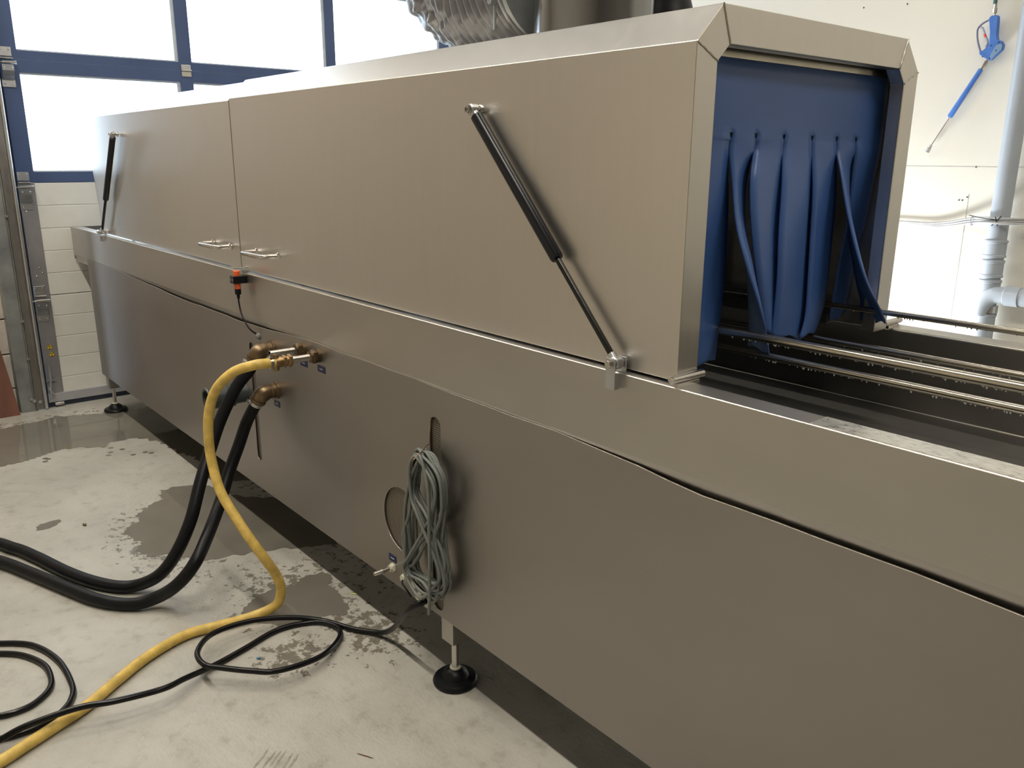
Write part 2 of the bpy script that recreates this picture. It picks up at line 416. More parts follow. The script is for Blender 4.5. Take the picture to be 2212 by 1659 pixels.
def tri_sticker(y, z, a):
    s = .024
    pts = [(y + s * math.sin(a + t), z + s * math.cos(a + t)) for t in (0, 2.094, 4.188)]
    st = dp('warning_sticker', prism(pts, 'x', DX + .0042, DX + .0050), YSTK)
    bm = bmesh.new()
    for i in range(3):
        p, q = Vector((0, *pts[i])), Vector((0, *pts[(i + 1) % 3])); c = Vector((0, y, z))
        p = c + (p - c) * .86; q = c + (q - c) * .86; p.x = q.x = DX + .0052
        sweep(bm, [p, q], .0013, 4)
    box(bm, DX + .0050, DX + .0056, y - .002, y + .002, z - .003, z + .010); box(bm, DX + .0050, DX + .0056, y - .002, y + .002, z - .008, z - .005)
    dp('warning_symbol', bm, BLACKP, st)
tri_sticker(-.196, .345, .15); tri_sticker(-.190, .300, -.1)
# rough board leaning against the block wall
bm = prism([(-.80, -.045), (-.415, -.045), (-.49, .62), (-.80, .62)], 'x', 0, .022)
bmesh.ops.rotate(bm, verts=bm.verts, cent=(0, -.5, -.04), matrix=Matrix.Rotation(math.radians(-7), 3, 'Y'))
bmesh.ops.translate(bm, verts=bm.verts, vec=(DX + .075, 0, .004))
tag(obj('wooden_board', bm, WOOD, bevel=.002), 'red-brown wooden board leaning on the white block wall beside the door post', 'board')

# ------------------------------------------------------------------ the washing machine
MX = (-2.5, .45, 0)
mach = empty('crate_washer', 'long stainless steel tunnel washing machine with open infeed trough and blue strip curtain', 'machine', MX)
INV = Matrix.Translation((-MX[0], -MX[1], 0))
def mp(name, bm, mat, par=None, **k):
    o = obj(name, bm, mat, None, **k)
    if par is None: o.parent = mach; o.matrix_parent_inverse = INV.copy()
    else: o.parent = par
    return o
ZR = 1.067; ZC = .904; XL = -5.58; XR = 1.9
# trough: band with hem, flat rims, deep basin - one closed profile
prof = [(0, ZC), (0, ZR), (.058, ZR), (.062, ZR - .004), (.062, .862), (.889, .862), (.889, ZR - .004), (.893, ZR), (.955, ZR), (.955, ZC), (.93, .876), (.928, .862),
        (.92, .852), (.03, .850), (.014, .858), (.011, .878)]
bm = bmesh.new(); loft_x(bm, [(XL, prof), (XR, prof)])
tray = mp('trough', bm, STEEL, bevel=.0024, seg=3, edge=EDGE_HILITE)
tray.data.materials.append(STEEL_IN)
for p in tray.data.polygons:
    c = p.center
    if .06 < c.y < .9 and c.z < 1.066 and abs(p.normal.x) < .5: p.material_index = 2
mp('rim_water', B(-.68, XR - .01, .003, .056, ZR - .001, ZR + .0010), STEEL_WET)
mp('trough_end', B(XL - .003, XL + .003, .0, .955, .876, ZR), STEEL, bevel=.002)
mp('trough_end', B(XR - .003, XR + .003, .0, .955, .876, ZR), STEEL, bevel=.002)
mp('trough_underside', B(XL, -5.27, .02, .93, .86, .876), STEEL_IN)
# body: inner box and outer cladding panel with cut-outs
bm = B(-5.255, 1.7, .012, .92, .222, .85); mp('body', bm, CAV_SHADE)
PT = [(-5.29, .897), (-4.62, .898), (-3.77, .876), (-3.03, .876), (-2.72, .886), (-2.48, .899), (-2.25, .899), (-1.28, .895), (-1.07, .888), (-.91, .877), (-.6, .878), (-.33, .877), (1.7, .876)]
def top_at(x):
    for (a, za), (c, zc) in zip(PT, PT[1:]):
        if a <= x <= c: return za + (zc - za) * (x - a) / (c - a)
def panel(outline, holes, y0, y1):
    cu = bpy.data.curves.new('tmp', 'CURVE'); cu.dimensions = '2D'; cu.fill_mode = 'BOTH'; cu.extrude = (y1 - y0) / 2
    for ring in [outline] + holes:
        s = cu.splines.new('POLY'); s.points.add(len(ring) - 1); s.use_cyclic_u = True
        for i, (x, z) in enumerate(ring): s.points[i].co = (x, z, 0, 1)
    t = bpy.data.objects.new('tmp', cu); me = bpy.data.meshes.new_from_object(t)
    me.transform(Matrix(((1, 0, 0, 0), (0, 0, -1, (y0 + y1) / 2), (0, 1, 0, 0), (0, 0, 0, 1))))
    bm = bmesh.new(); bm.from_mesh(me); bmesh.ops.remove_doubles(bm, verts=bm.verts, dist=1e-5)
    bpy.data.objects.remove(t); return bm
def stadium(cx, z0, z1, r, n=8):
    return [(cx + r * math.cos(a), z1 - r + r * math.sin(a)) for a in [math.pi * k / n for k in range(n + 1)]] + \
           [(cx + r * math.cos(a), z0 + r + r * math.sin(a)) for a in [math.pi + math.pi * k / n for k in range(n + 1)]]
circ = [(-1.94 + .10 * math.cos(2 * math.pi * k / 40), .448 + .10 * math.sin(2 * math.pi * k / 40)) for k in range(40)]
topl = []
x = -5.28
while x < 1.7:
    topl.append((x, top_at(x) + (.0012 * math.sin(x * 9) + .001 * math.sin(x * 23)))); x += .08
topl.append((1.7, top_at(1.7)))
outline = [(-5.265, .218), (1.7, .218)] + topl[::-1]
bm = panel(outline, [stadium(-2.967, .337, .808, .021), stadium(-1.757, .235, .812, .026), circ], -.0005, .0035)
mp('side_panel', bm, STEEL_B, bevel=.0016, edge=EDGE_HILITE)
bm = bmesh.new()      # end panel with rounded corner
pts = [(-5.283 + .05 - .05 * math.sin(a), .0015 + .05 - .05 * math.cos(a)) for a in [math.pi / 2 * k / 8 for k in range(9)]] + [(-5.283, .93)]
rows = [[(x + (.018 if z < .5 else 0), y, z) for x, y in pts] for z in (.218, .897)]
grid(bm, rows); bmesh.ops.solidify(bm, geom=bm.faces[:], thickness=.003)
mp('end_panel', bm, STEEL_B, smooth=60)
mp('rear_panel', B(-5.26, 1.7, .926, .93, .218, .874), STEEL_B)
mp('panel_seam', B(-3.782, -3.7815, -.0009, .0, .22, .873), STEEL)
for (x0, x1, z0, z1) in ((-3.0, -2.93, .31, .83), (-1.80, -1.71, .222, .84), (-2.06, -1.80, .33, .57)):
    mp('vent_mesh', B(x0, x1, .0065, .0085, z0, z1), PERF)
# legs
def leg(x, y, floor=0.):
    bm = bmesh.new(); box(bm, x - .0275, x + .0275, y - .0275, y + .0275, .139, .23)
    o = mp('leg', bm, STEEL, bevel=.002)
    bm = bmesh.new(); lathe((x, y, .15), (x, y, 0), [(0, .0105), (.11 - floor, .0105)], 16, bm); mp('stem', bm, POLISH, o, smooth=40)
    bm = bmesh.new(); lathe((x, y, floor), (x, y, 1), [(0, .064), (.008, .0665), (.014, .064), (.018, .060), (.021, .040), (.034, .034), (.044, .020), (.046, .013)], 28, bm)
    f = mp('foot', bm, RUBBER, o, smooth=35)
    bm = bmesh.new(); lathe((x, y, floor + .044), (x, y, 1), [(0, .0155), (.004, .017), (.008, .0155)], 20, bm); mp('foot_collar', bm, CREAM, o, smooth=40)
leg(-1.73, .036); leg(-5.205, .036, -.006)
leg(-1.73, .89); leg(-5.205, .89, -.006); leg(1.5, .036); leg(1.5, .89)

# hoods
def hood_section(name, x0, x1, zt, off, slant=0., side_top=.067):
    y0, y1 = .021 + off, .835 - off
    o_ = [(y0, 1.0725), (y0, zt), (y0 + side_top, zt + side_top), (y1 - side_top, zt + side_top), (y1, zt), (y1, 1.0725)]
    t = .003
    i_ = [(y1 - t, 1.0725), (y1 - t, zt - t * .4), (y1 - side_top - t * .4, zt + side_top - t), (y0 + side_top + t * .4, zt + side_top - t), (y0 + t, zt - t * .4), (y0 + t, 1.0725)]
    bm = bmesh.new()
    A = lambda x, sl: (lambda z: x - sl * (z - 1.07) / .6)
    rg = []
    for f in (A(x0, slant), A(x1, 0)): rg.append(([bm.verts.new((f(z), y, z)) for y, z in o_], [bm.verts.new((f(z), y, z)) for y, z in i_[::-1]]))
    (oa, ia), (ob, ib) = rg
    for k in range(5):
        bm.faces.new((oa[k], oa[k + 1], ob[k + 1], ob[k])); bm.faces.new((ia[k], ia[k + 1], ib[k + 1], ib[k]))
        bm.faces.new((oa[k], oa[k + 1], ia[k + 1], ia[k])); bm.faces.new((ob[k], ob[k + 1], ib[k + 1], ib[k]))
    for k in (0, 5): bm.faces.new((oa[k], ob[k], ib[k], ia[k]))
    return mp(name, bm, HOOD_ST, bevel=.003, seg=3, edge=EDGE_HILITE)
h1 = hood_section('hood', -3.0480, -.972, 1.679, 0)
h0 = hood_section('hood', -4.965, -3.0525, 1.673, .004, .10)
# end frame of the near hood
OUT = [(.021, 1.0725), (.021, 1.679), (.088, 1.746), (.768, 1.746), (.835, 1.679), (.835, 1.0725)]
INN = [(.082, 1.0725), (.082, 1.650), (.115, 1.681), (.745, 1.681), (.774, 1.650), (.774, 1.0725)]
bm = bmesh.new()
for xx, rev in ((-.972, 0), (-.975, 1)):
    a = [bm.verts.new((xx, y, z)) for y, z in OUT]; c = [bm.verts.new((xx, y, z)) for y, z in INN]
    for k in range(5): bm.faces.new((a[k], a[k + 1], c[k + 1], c[k]))
    if rev: a2, c2 = a, c
    else: a1, c1 = a, c
for k in range(5): bm.faces.new((c1[k], c1[k + 1], c2[k + 1], c2[k])); bm.faces.new((a1[k], a1[k + 1], a2[k + 1], a2[k]))
bm.faces.new((a1[0], c1[0], c2[0], a2[0])); bm.faces.new((a1[5], c1[5], c2[5], a2[5]))
# return flange running inwards
r1 = [bm.verts.new((-.975, y, z)) for y, z in INN]; r2 = [bm.verts.new((-1.004, y, z)) for y, z in INN]
for k in range(5): bm.faces.new((r1[k], r1[k + 1], r2[k + 1], r2[k]))
mp('end_frame', bm, HOOD_ST, h1, bevel=.002, edge=EDGE_HILITE)
for k in (1, 2, 3, 4):      # mitre welds
    bm = bmesh.new(); p, q = Vector((-.9715, *OUT[k])), Vector((-.9715, *INN[k]))
    sweep(bm, [p.lerp(q, t / 10) + Vector((0, 0, .0006 * math.sin(t * 2.1 + k))) for t in range(11)], .0016, 6)
    mp('weld_seam', bm, STEEL_TUBE, h1, smooth=60)
mp('hood_gap_shade', B(-3.0520, -3.0485, .0203, .032, 1.075, 1.675), STEEL_IN, h0)  # added dark strip, paints the shaded gap between the two hoods
mp('hood_end', B(-4.94, -4.937, .03, .82, 1.30, 1.66), STEEL, h0)
mp('curtain_bar', B(-1.046, -1.022, .03, .826, 1.668, 1.686), STEEL_TUBE, h1)
mp('inner_ledge', B(-1.55, -1.10, .775, .83, 1.075, 1.10), STEEL_IN, h1)
for (z0, z1) in ((1.12, 1.30), (1.02, 1.115)):
    mp('nozzle_plate', B(-1.50, -1.46, .800, .803, z0, z1), POLISH, h1)
bm = bmesh.new(); sweep(bm, [Vector((-2.9, .40, 1.118)), Vector((-1.30, .40, 1.118))], .006, 8); mp('spray_bar', bm, STEEL_IN, h1)

# strip curtain: one sheet on top, seven strips cut below the six holes
STR = {
 'S0':([(-1.03,.05,1.637),(-1.03,.05,1.389),(-1.03,.05,1.159),(-1.03,.06,1.077)],[(-1.03,.207,1.523),(-1.03,.222,1.387),(-1.03,.226,1.228),(-1.03,.214,1.073)]),
 'S1':([(-1.03,0.207,1.523),(-1.015,0.21,1.433),(-0.99,0.201,1.354),(-0.965,0.206,1.284),(-0.95,0.24,1.199),(-0.95,0.273,1.138),(-0.955,0.301,1.079)],[(-1.03,0.29,1.525),(-1.05,0.305,1.449),(-1.07,0.335,1.362),(-1.08,0.368,1.289),(-1.085,0.395,1.203),(-1.08,0.405,1.124),(-1.075,0.400,1.074)]),
 'S2':([(-1.03,0.29,1.525),(-1.01,0.262,1.45),(-1.0,0.259,1.378),(-1.0,0.285,1.284),(-1.01,0.328,1.201),(-1.02,0.371,1.122)],[(-1.03,0.397,1.526),(-1.035,0.417,1.429),(-1.045,0.438,1.329),(-1.05,0.455,1.225),(-1.045,0.447,1.153),(-1.04,0.435,1.102)]),
 'S3':([(-1.03,0.397,1.526),(-1.015,0.384,1.43),(-1.005,0.373,1.335),(-1.005,0.382,1.237),(-1.01,0.39,1.164),(-1.015,0.396,1.109)],[(-1.03,0.514,1.528),(-1.03,0.527,1.428),(-1.035,0.541,1.325),(-1.04,0.559,1.218),(-1.04,0.565,1.13),(-1.04,0.559,1.074)]),
 'S4':([(-1.03,0.514,1.528),(-1.02,0.514,1.428),(-1.02,0.523,1.327),(-1.02,0.531,1.222),(-1.02,0.535,1.136),(-1.02,0.521,1.086)],[(-1.03,0.617,1.53),(-1.035,0.636,1.426),(-1.04,0.65,1.319),(-1.045,0.66,1.208),(-1.045,0.651,1.131),(-1.045,0.63,1.084)]),
 'S5':([(-1.03,0.617,1.53),(-1.01,0.607,1.457),(-0.985,0.603,1.377),(-0.955,0.618,1.275),(-0.935,0.648,1.2),(-0.93,0.695,1.153),(-0.93,0.741,1.109)],[(-1.03,0.697,1.53),(-1.06,0.739,1.445),(-1.07,0.761,1.356),(-1.06,0.783,1.266),(-1.04,0.792,1.186),(-1.03,0.805,1.139),(-1.03,0.815,1.085)]),
 'S6':([(-1.03,0.697,1.53),(-1.04,0.713,1.456),(-1.06,0.746,1.346),(-1.08,0.766,1.242),(-1.09,0.775,1.158),(-1.1,0.785,1.08)],[(-1.03,0.808,1.535),(-1.035,0.812,1.45),(-1.05,0.825,1.346),(-1.07,0.829,1.236),(-1.08,0.829,1.139),(-1.09,0.829,1.088)])}
HY = [.207, .290, .397, .514, .617, .697]
bm = bmesh.new()
def samp(P, t):
    f = t * (len(P) - 1); j = min(int(f), len(P) - 2); return P[j].lerp(P[j + 1], f - j)
def edge(i, side):
    if side < 0: return .05 if i == 0 else HY[i - 1]
    return .812 if i == 6 else HY[i]
cols = []
for i in range(7):
    la = edge(i, -1) + (0 if i == 0 else .0055); lb = edge(i, 1) - (0 if i == 6 else .0055)
    cols += [la + (lb - la) * j / 6 for j in range(7)]
def belly(y, z): return -1.03 + .006 * math.sin((y - .05) * 9) * max(0, min(1, (1.672 - z) / .10)) 
grid(bm, [[(belly(y, z), y, z) for y in cols] for z in (1.672, 1.65, 1.62, 1.59, 1.565, 1.545, 1.533)])
for i in range(7):
    a, c = [list(q) for q in STR['S%d' % i]]
    la = edge(i, -1) + (0 if i == 0 else .0055); lb = edge(i, 1) - (0 if i == 6 else .0055)
    g = .0012
    ea = edge(i, -1) + (0 if i == 0 else g); eb = edge(i, 1) - (0 if i == 6 else g)
    A = spline([(-1.03, ea, 1.521), (-1.03, ea, 1.50)] + a[1:], 6); D = spline([(-1.03, eb, 1.521), (-1.03, eb, 1.50)] + c[1:], 6)
    N = 48; rows = [[(belly(la + (lb - la) * j / 6, z), la + (lb - la) * j / 6, z) for j in range(7)] for z in (1.533, 1.5265)]; bx = [belly(la + (lb - la) * j / 6, 1.5) + 1.03 for j in range(7)]
    for s_ in range(N + 1):
        t = s_ / N; p, q = samp(A, t), samp(D, t); k_ = min(1, t * 1.6); amp = k_ * k_ * (3 - 2 * k_) * (.012 if i in (1, 2, 5) else .004); row = []
        for j in range(7):
            u = j / 6; v = p.lerp(q, u) + Vector((amp * 4 * u * (1 - u) + bx[j] * max(0, 1 - t * 2.5), 0, 0))
            if s_ == N: v.z += .005 * math.sin(9 * u + i)
            row.append(v)
        rows.append(row)
    grid(bm, rows)
bmesh.ops.remove_doubles(bm, verts=bm.verts, dist=2e-5)
cur = mp('strip_curtain', bm, CURT, smooth=75)
cur['label'] = 'blue rubber curtain cut into seven strips'
md = cur.modifiers.new('thick', 'SOLIDIFY'); md.thickness = .0035; md.offset = 0
# guide rails in the trough
def rail(y, z, r):
    bm = bmesh.new(); sweep(bm, [Vector((-5.2, y, z)), Vector((1.85, y, z))], r, 20)
    return mp('guide_rail', bm, STEEL_TUBE, smooth=40)
rail(.22, 1.140, .0090); rail(.30, 1.0835, .0075); rail(.60, 1.072, .0070); rail(.76, 1.1275, .0072)
for (y, z) in ((.30, 1.0835), (.60, 1.072)):
    for x in (-4.5, -2.6, 1.2):
        bm = bmesh.new(); sweep(bm, [Vector((x, y, .862)), Vector((x, y, z - .004))], .008, 10); mp('rail_support', bm, STEEL_TUBE, smooth=50)
for (y, z, yy) in ((.22, 1.14, .06), (.76, 1.1275, .89)):
    for x in (-4.5, -2.6, 1.2): mp('rail_support', tube([(x, y, z), (x, yy, z), (x, yy, 1.0)], .006, 8, n=4), STEEL_TUBE, smooth=50)
# stops welded at the hood corners
for (x, y0, y1) in ((-.963, -.008, .088), (-4.955, -.008, .06), (-.99, .858, .945)):
    bm = bmesh.new()
    lathe((x, y0, 1.081), (x, y1, 1.081), [(0, .0055), (.002, .0082), (y1 - y0 - .002, .0082), (y1 - y0, .0055)], 20, bm)
    st = mp('hood_stop', bm, POLISH, smooth=40)
    mp('weld_plate', B(x - .007, x + .009, y0 + .01, y1 - .02, 1.0665, 1.0745), POLISH, st, bevel=.001)
# handles
def handle(xa, xb, z):
    y = .021; d = .058
    pts = [(xa, y + .004, z), (xa, y - d * .72, z), (xa + .02, y - d, z), (xb - .02, y - d, z), (xb, y - d * .72, z), (xb, y + .004, z)]
    P = []
    V = [Vector(p) for p in pts]
    path = [V[0], V[1]] + [V[1].lerp(V[2], .5) + Vector((-.003, -.003, 0))] + [V[2], V[3]] + [V[3].lerp(V[4], .5) + Vector((.003, -.003, 0))] + [V[4], V[5]]
    bm = bmesh.new(); sweep(bm, path, .0082, 16)
    par = h1 if xa > -3.05 else h0
    hn = mp('handle', bm, POLISH, par, smooth=50)
    for x in (xa, xb): bm = bmesh.new(); lathe((x, y, z), (x, y - .01, z), [(0, .013), (.002, .011), (.005, .0085)], 16, bm); mp('handle_foot', bm, POLISH, hn, smooth=50)
handle(-2.905, -2.725, 1.150); handle(-3.325, -3.150, 1.148)
# gas springs
def gas_spring(top, bot, fr, k=1.):
    top, bot = Vector(top), Vector(bot); d = (bot - top).normalized(); L = (bot - top).length
    a, m_ = top + d * .018, top + d * (L * fr); n = Vector((0, -1, 0))
    bm = bmesh.new(); lathe(a, bot, [(0, .010), (.003, .0145), (L * fr - .024, .0145), (L * fr - .019, .0125), (L * fr - .018, .008)], 24, bm)
    g = mp('gas_spring', bm, BLACKP, smooth=35)
    bm = bmesh.new(); lathe(m_ - d * .01, bot, [(0, .0068), (L * (1 - fr) - .010, .0068)], 18, bm); mp('piston_rod', bm, simple('rod_black', (.02, .02, .018), .18, .6), g, smooth=40)
    for p in (top, bot):
        bm = bmesh.new()
        lathe(p - n * .010, p + n * .012, [(0, .011), (.002, .013), (.018, .013), (.020, .011)], 18, bm)
        s = d if p is top else -d
        lathe(p, p + s, [(0, .009), (.022, .009)], 14, bm)
        mp('eye_end', bm, ZINC, g, smooth=40)
        bm = bmesh.new(); hexnut(p + n * (.012 if p is top else .0195), n, .0085, .007, bm)
        lathe(p + n * (.0095 if p is top else .0172), p + n, [(0, .0105), (.0025, .0105)], 18, bm)
        lathe(p + n * .019, p - n * 1, [(0, .006), (.042, .006)], 12, bm)
        if p is top: lathe(p - n * .014, p - n * 1, [(0, .010), (.004, .012), (.010, .012)], 16, bm)
        mp('bolt', bm, POLISH, g, smooth=30)
    x, y, z = bot
    bm = B(x - .013, x + .013, y - .0175, y - .0145, z - .052, z + .012)
    box(bm, x - .013, x + .013, y + .0145, y + .0175, 1.0665, z + .012)
    box(bm, x - .013, x + .013, y - .0175, y - .002, z - .052, z - .049)
    box(bm, x + .010, x + .013, y - .016, y - .001, z - .05, z - .02)
    mp('bracket', bm, ZINC, g, bevel=.0015)
gas_spring((-1.578, -.002, 1.587), (-1.108, -.002, 1.087), .62)
gas_spring((-4.456, -.002, 1.580), (-4.872, -.002, 1.085), .65)
# latch tab and proximity sensor
bm = B(-3.035, -2.985, -.034, .022, 1.083, 1.0865); box(bm, -3.02, -2.98, -.01, .02, 1.069, 1.072)
mp('latch_tab', bm, POLISH, bevel=.001)
bm = bmesh.new(); SX, SY = -2.972, -.032
lathe((SX, SY, 1.078), (SX, SY, .9), [(0, .0105), (.001, .0118), (.066, .0118), (.067, .010)], 20, bm)
sen = mp('proximity_sensor', bm, ORANGE, smooth=35)
bm = B(SX - .018, SX + .018, SY - .020, .0, 1.032, 1.060); mp('sensor_block', bm, BLACKP, sen, bevel=.002)
bm = bmesh.new()
for dx in (-.011, .008): lathe((SX + dx, SY - .0195, 1.046), (SX + dx, SY - .03, 1.046), [(0, .004), (.0012, .004)], 10, bm)
mp('socket_screw', bm, STEEL_IN, sen)
bm = bmesh.new(); lathe((SX, SY, 1.012), (SX, SY, .9), [(0, .0105), (.001, .0112), (.020, .0112), (.022, .006), (.036, .0048), (.038, .003)], 18, bm)
mp('connector', bm, RUBBER, sen, smooth=35)
bm = tube([(SX, SY, .985), (-2.968, -.033, .959), (-2.95, -.034, .922), (-2.922, -.032, .891), (-2.901, -.022, .866), (-2.888, .002, .846)], .0032, 8)
mp('sensor_cable', bm, CABLEB, sen, smooth=60)
bm = bmesh.new(); lathe((-2.886, .002, .844), (-2.886, -.1, .844), [(0, .0125), (.008, .0125), (.010, .010), (.014, .006)], 16, bm)
mp('cable_gland', bm, GREYC, sen, smooth=35)
# pipe connections
def fit(name, p, segs, mat, par=None, sg=24):
    bm = bmesh.new(); x, y, z = p; lathe((x, y, z), (x, y - 1, z), segs, sg, bm); return mp(name, bm, mat, par, smooth=35)
P1 = (-2.412, .0, .859); P2 = (-2.520, .0, .862)
def stub(P, ln):
    n = fit('pipe_fitting', P, [(0, .022), (.012, .022), (.013, .019), (.034, .019), (.036, .013)], BRASS2, None, 18)
    bm = bmesh.new(); x, y, z = P
    hexnut((x, y - .012, z), (0, -1, 0), .023, .016, bm); mp('lock_nut', bm, BRASS2, n)
    bm = bmesh.new()
    lathe((x, y - .03, z), (x, -1, z), [(0, .0112), (ln, .0112), (ln, .0098), (0.02, .0098)], 20, bm)
    mp('steel_pipe', bm, POLISH, n, smooth=40)
    return n
n1 = stub(P1, .075); n2 = stub(P2, .092)
bm = bmesh.new()
x, z = P1[0], P1[2]
hexnut((x, -.098, z), (0, -1, 0), .0205, .012, bm); lathe((x, -.110, z), (x, -1, z), [(0, .016), (.008, .016)], 18, bm)
hexnut((x, -.117, z), (0, -1, 0), .020, .010, bm); lathe((x, -.127, z), (x, -1, z), [(0, .0165), (.022, .0175), (.034, .0135)], 18, bm)
bc = mp('brass_coupling', bm, BRASS, n1, smooth=25)
bm = bmesh.new(); lathe((x, -.150, z - .026), (x, -.150, 2), [(0, .009), (.005, .011), (.046, .011), (.052, .009)], 8, bm)
box(bm, x - .014, x + .008, -.163, -.142, z - .008, z + .022)
mp('coupling_lug', bm, BRASS, n1, smooth=25)
def elbow(P, d, R=.027):
    x, y, z = P; d = Vector(d).normalized()
    e = fit('pipe_elbow', P, [(0, R + .005), (.010, R + .005), (.012, R + .001), (.026, R + .001), (.028, R - .001), (.030, R - .001)], BRASS2)
    c = Vector((x, y - .028, z)); a = Vector((0, -1, 0)); path = [c]
    q = c + a * .028
    for k in range(1, 9):
        t = k / 8; path.append((1 - t) ** 2 * c + 2 * t * (1 - t) * q + t * t * (q + d * .030))
    bm = bmesh.new(); sweep(bm, path, lambda i: R - .001 + .004 * math.sin(math.pi * i / 8), 22)
    mp('elbow_body', bm, BRASS2, e, smooth=60)
    end = path[-1]
    bm = bmesh.new(); lathe(end, end + d, [(0, R + .002), (.010, R + .002), (.014, R - .004)], 22, bm); mp('elbow_collar', bm, BRASS2, e, smooth=35)
    return end, d
e1, d1 = elbow((-2.770, 0, .818), (-.30, -.35, -.88))
e2, d2 = elbow((-2.760, 0, .668), (-.40, -.35, -.85))
# plastic drain socket
bm = bmesh.new(); lathe((-3.06, .0, .590), (-3.06, -1, .590), [(0, .036), (.05, .036), (.052, .044), (.075, .044), (.076, .0405), (.150, .0405), (.152, .044), (.155, .0425), (.155, .034), (.06, .033)], 36, bm)
mp('drain_socket', bm, PVC_D, smooth=35)
# small hose taps low on the panel
def tap(P, barb=True):
    bm = bmesh.new(); hexnut((P[0], 0, P[1]), (0, -1, 0), .015, .010, bm); lathe((P[0], -.010, P[1]), (P[0], -1, P[1]), [(0, .011), (.006, .011)], 14, bm)
    n = mp('gland_nut', bm, CREAM)
    if barb:
        bm = bmesh.new(); pr = [(0, .0062), (.028, .0062)]
        for k in range(4): pr += [(.028 + k * .007, .0072), (.034 + k * .007, .0055)]
        lathe((P[0], -.014, P[1]), (P[0], -1, P[1]), pr, 14, bm); mp('hose_barb', bm, POLISH, n, smooth=25)
tap((-1.995, .272)); tap((-1.925, .268), False); tap((-1.862, .275), False); tap((-1.845, .243), False); tap((-1.80, .252), False)
bm = bmesh.new(); hexnut((-1.803, .006, .246), (0, -1, 0), .021, .022, bm); mp('power_inlet', bm, CREAM)
# name plates (small, dark blue, a short pale line of print)
for (x, z, wd) in ((-2.527, .812, .050), (-2.401, .816, .050), (-2.768, .614, .045), (-1.998, .302, .040)):
    pl = mp('label_plate', B(x - wd / 2, x + wd / 2, -.0022, -.0006, z - .011, z + .011), NAVY)
    bm = bmesh.new()
    for k, ww in enumerate((.003, .0015, .003, .003, .002)): box(bm, x - .009 + k * .004, x - .009 + k * .004 + ww, -.0025, -.0022, z - .0014, z + .0014)
    mp('print', bm, WHITE, pl)
# water drops clinging to the rails and the trough wall
bm = bmesh.new()
for (y, z, r, n) in ((.22, 1.140, .0090, 60), (.30, 1.0835, .0075, 70), (.60, 1.072, .0070, 40), (.76, 1.1275, .0072, 40)):
    for k in range(n):
        x = -1.03 + random.random() ** .8 * .75; s = random.uniform(.0010, .0024)
        v = bmesh.ops.create_icosphere(bm, subdivisions=1, radius=s)['verts']
        bmesh.ops.scale(bm, vec=(1, 1, 1.25), verts=v); bmesh.ops.translate(bm, vec=(x, y - random.uniform(0, .004), z - r - s * .5), verts=v)
for k in range(0):
    x = random.uniform(-1.0, -.3); s = random.uniform(.0012, .0024); z = random.uniform(.90, 1.04)
    v = bmesh.ops.create_icosphere(bm, subdivisions=1, radius=s)['verts']; bmesh.ops.translate(bm, vec=(x, .8888, z), verts=v)
dr = mp('water_drops', bm, DROP, smooth=180); dr['kind'] = 'stuff'

# ------------------------------------------------------------------ exhaust stack and flexible duct on the hood
bm = bmesh.new(); lathe((-1.625, .42, 1.7465), (-1.625, .42, 9), [(0, .158), (.006, .158), (.007, .152), (.9, .152)], 64, bm)
tag(obj('exhaust_stack', bm, simple('stack_steel', (.27, .275, .28), .20, 1.0, .05, 3), smooth=30), 'wide polished steel exhaust cylinder standing on the hood top', 'exhaust')
dc = empty('flexible_duct', 'grey pleated flexible air duct bending upwards on the hood beside the steel cylinder', 'duct', (-2.2, .42, 1.75))
path = spline([(-1.80, .42, 1.955), (-1.90, .42, 1.948), (-2.00, .42, 1.948), (-2.10, .425, 1.962), (-2.19, .43, 2.01), (-2.24, .44, 2.09), (-2.26, .45, 2.20), (-2.25, .46, 2.36)], 30)
bm = bmesh.new(); random.seed(3)
ph = [random.uniform(0, 6.28) for _ in range(8)]
def duct_r(i):
    k = min(1, max(0, (i - 60) / 60))
    return .176 + (1 - k) * .010 * abs(math.sin(i * .40)) + k * .011 * abs(math.sin(i * .22))
sweep(bm, path, duct_r, 110)
ring_n = 110
bm.verts.ensure_lookup_table()
for idx, v in enumerate(bm.verts):
    i, a = divmod(idx, ring_n); a = a / ring_n * 6.283; c = path[min(i, len(path) - 1)]
    k = min(1, max(0, (i - 55) / 50)); w_ = .0035 * math.sin(a * 17 + i * .11 + ph[0]) * math.sin(i * .22 + a * 2) + .003 * math.sin(a * 9 - i * .16 + ph[1]) + .002 * math.sin(a * 31 + i * .3)
    v.co += (v.co - c).normalized() * (w_ * (.35 + 1.3 * k))
o = obj('duct_sleeve', bm, DUCT, dc, smooth=50); o.matrix_parent_inverse = Matrix.Translation((2.2, -.42, -1.75))
bm = bmesh.new(); lathe((-1.785, .42, 1.955), (-3, .42, 1.955), [(0, .178), (.004, .182), (.028, .182), (.030, .178)], 48, bm)
lathe((-1.800, .238, 1.80), (-1.800, .238, 3), [(0, .004), (.22, .004)], 8, bm); lathe((-1.80, .240, 1.868), (-1.80, .21, 1.868), [(0, .010), (.02, .010)], 10, bm)
o = obj('duct_clamp', bm, GALV, dc, smooth=35); o.matrix_parent_inverse = Matrix.Translation((2.2, -.42, -1.75))
bm = bmesh.new(); lathe((-1.66, .70, 1.7455), (-1.66, .70, 3), [(0, .112), (.05, .112), (.11, .106), (.16, .092), (.19, .07), (.21, .03)], 40, bm)
fm = tag(obj('fan_motor', bm, RUBBER, smooth=60), 'rounded black fan motor cover just behind the steel exhaust cylinder', 'motor')

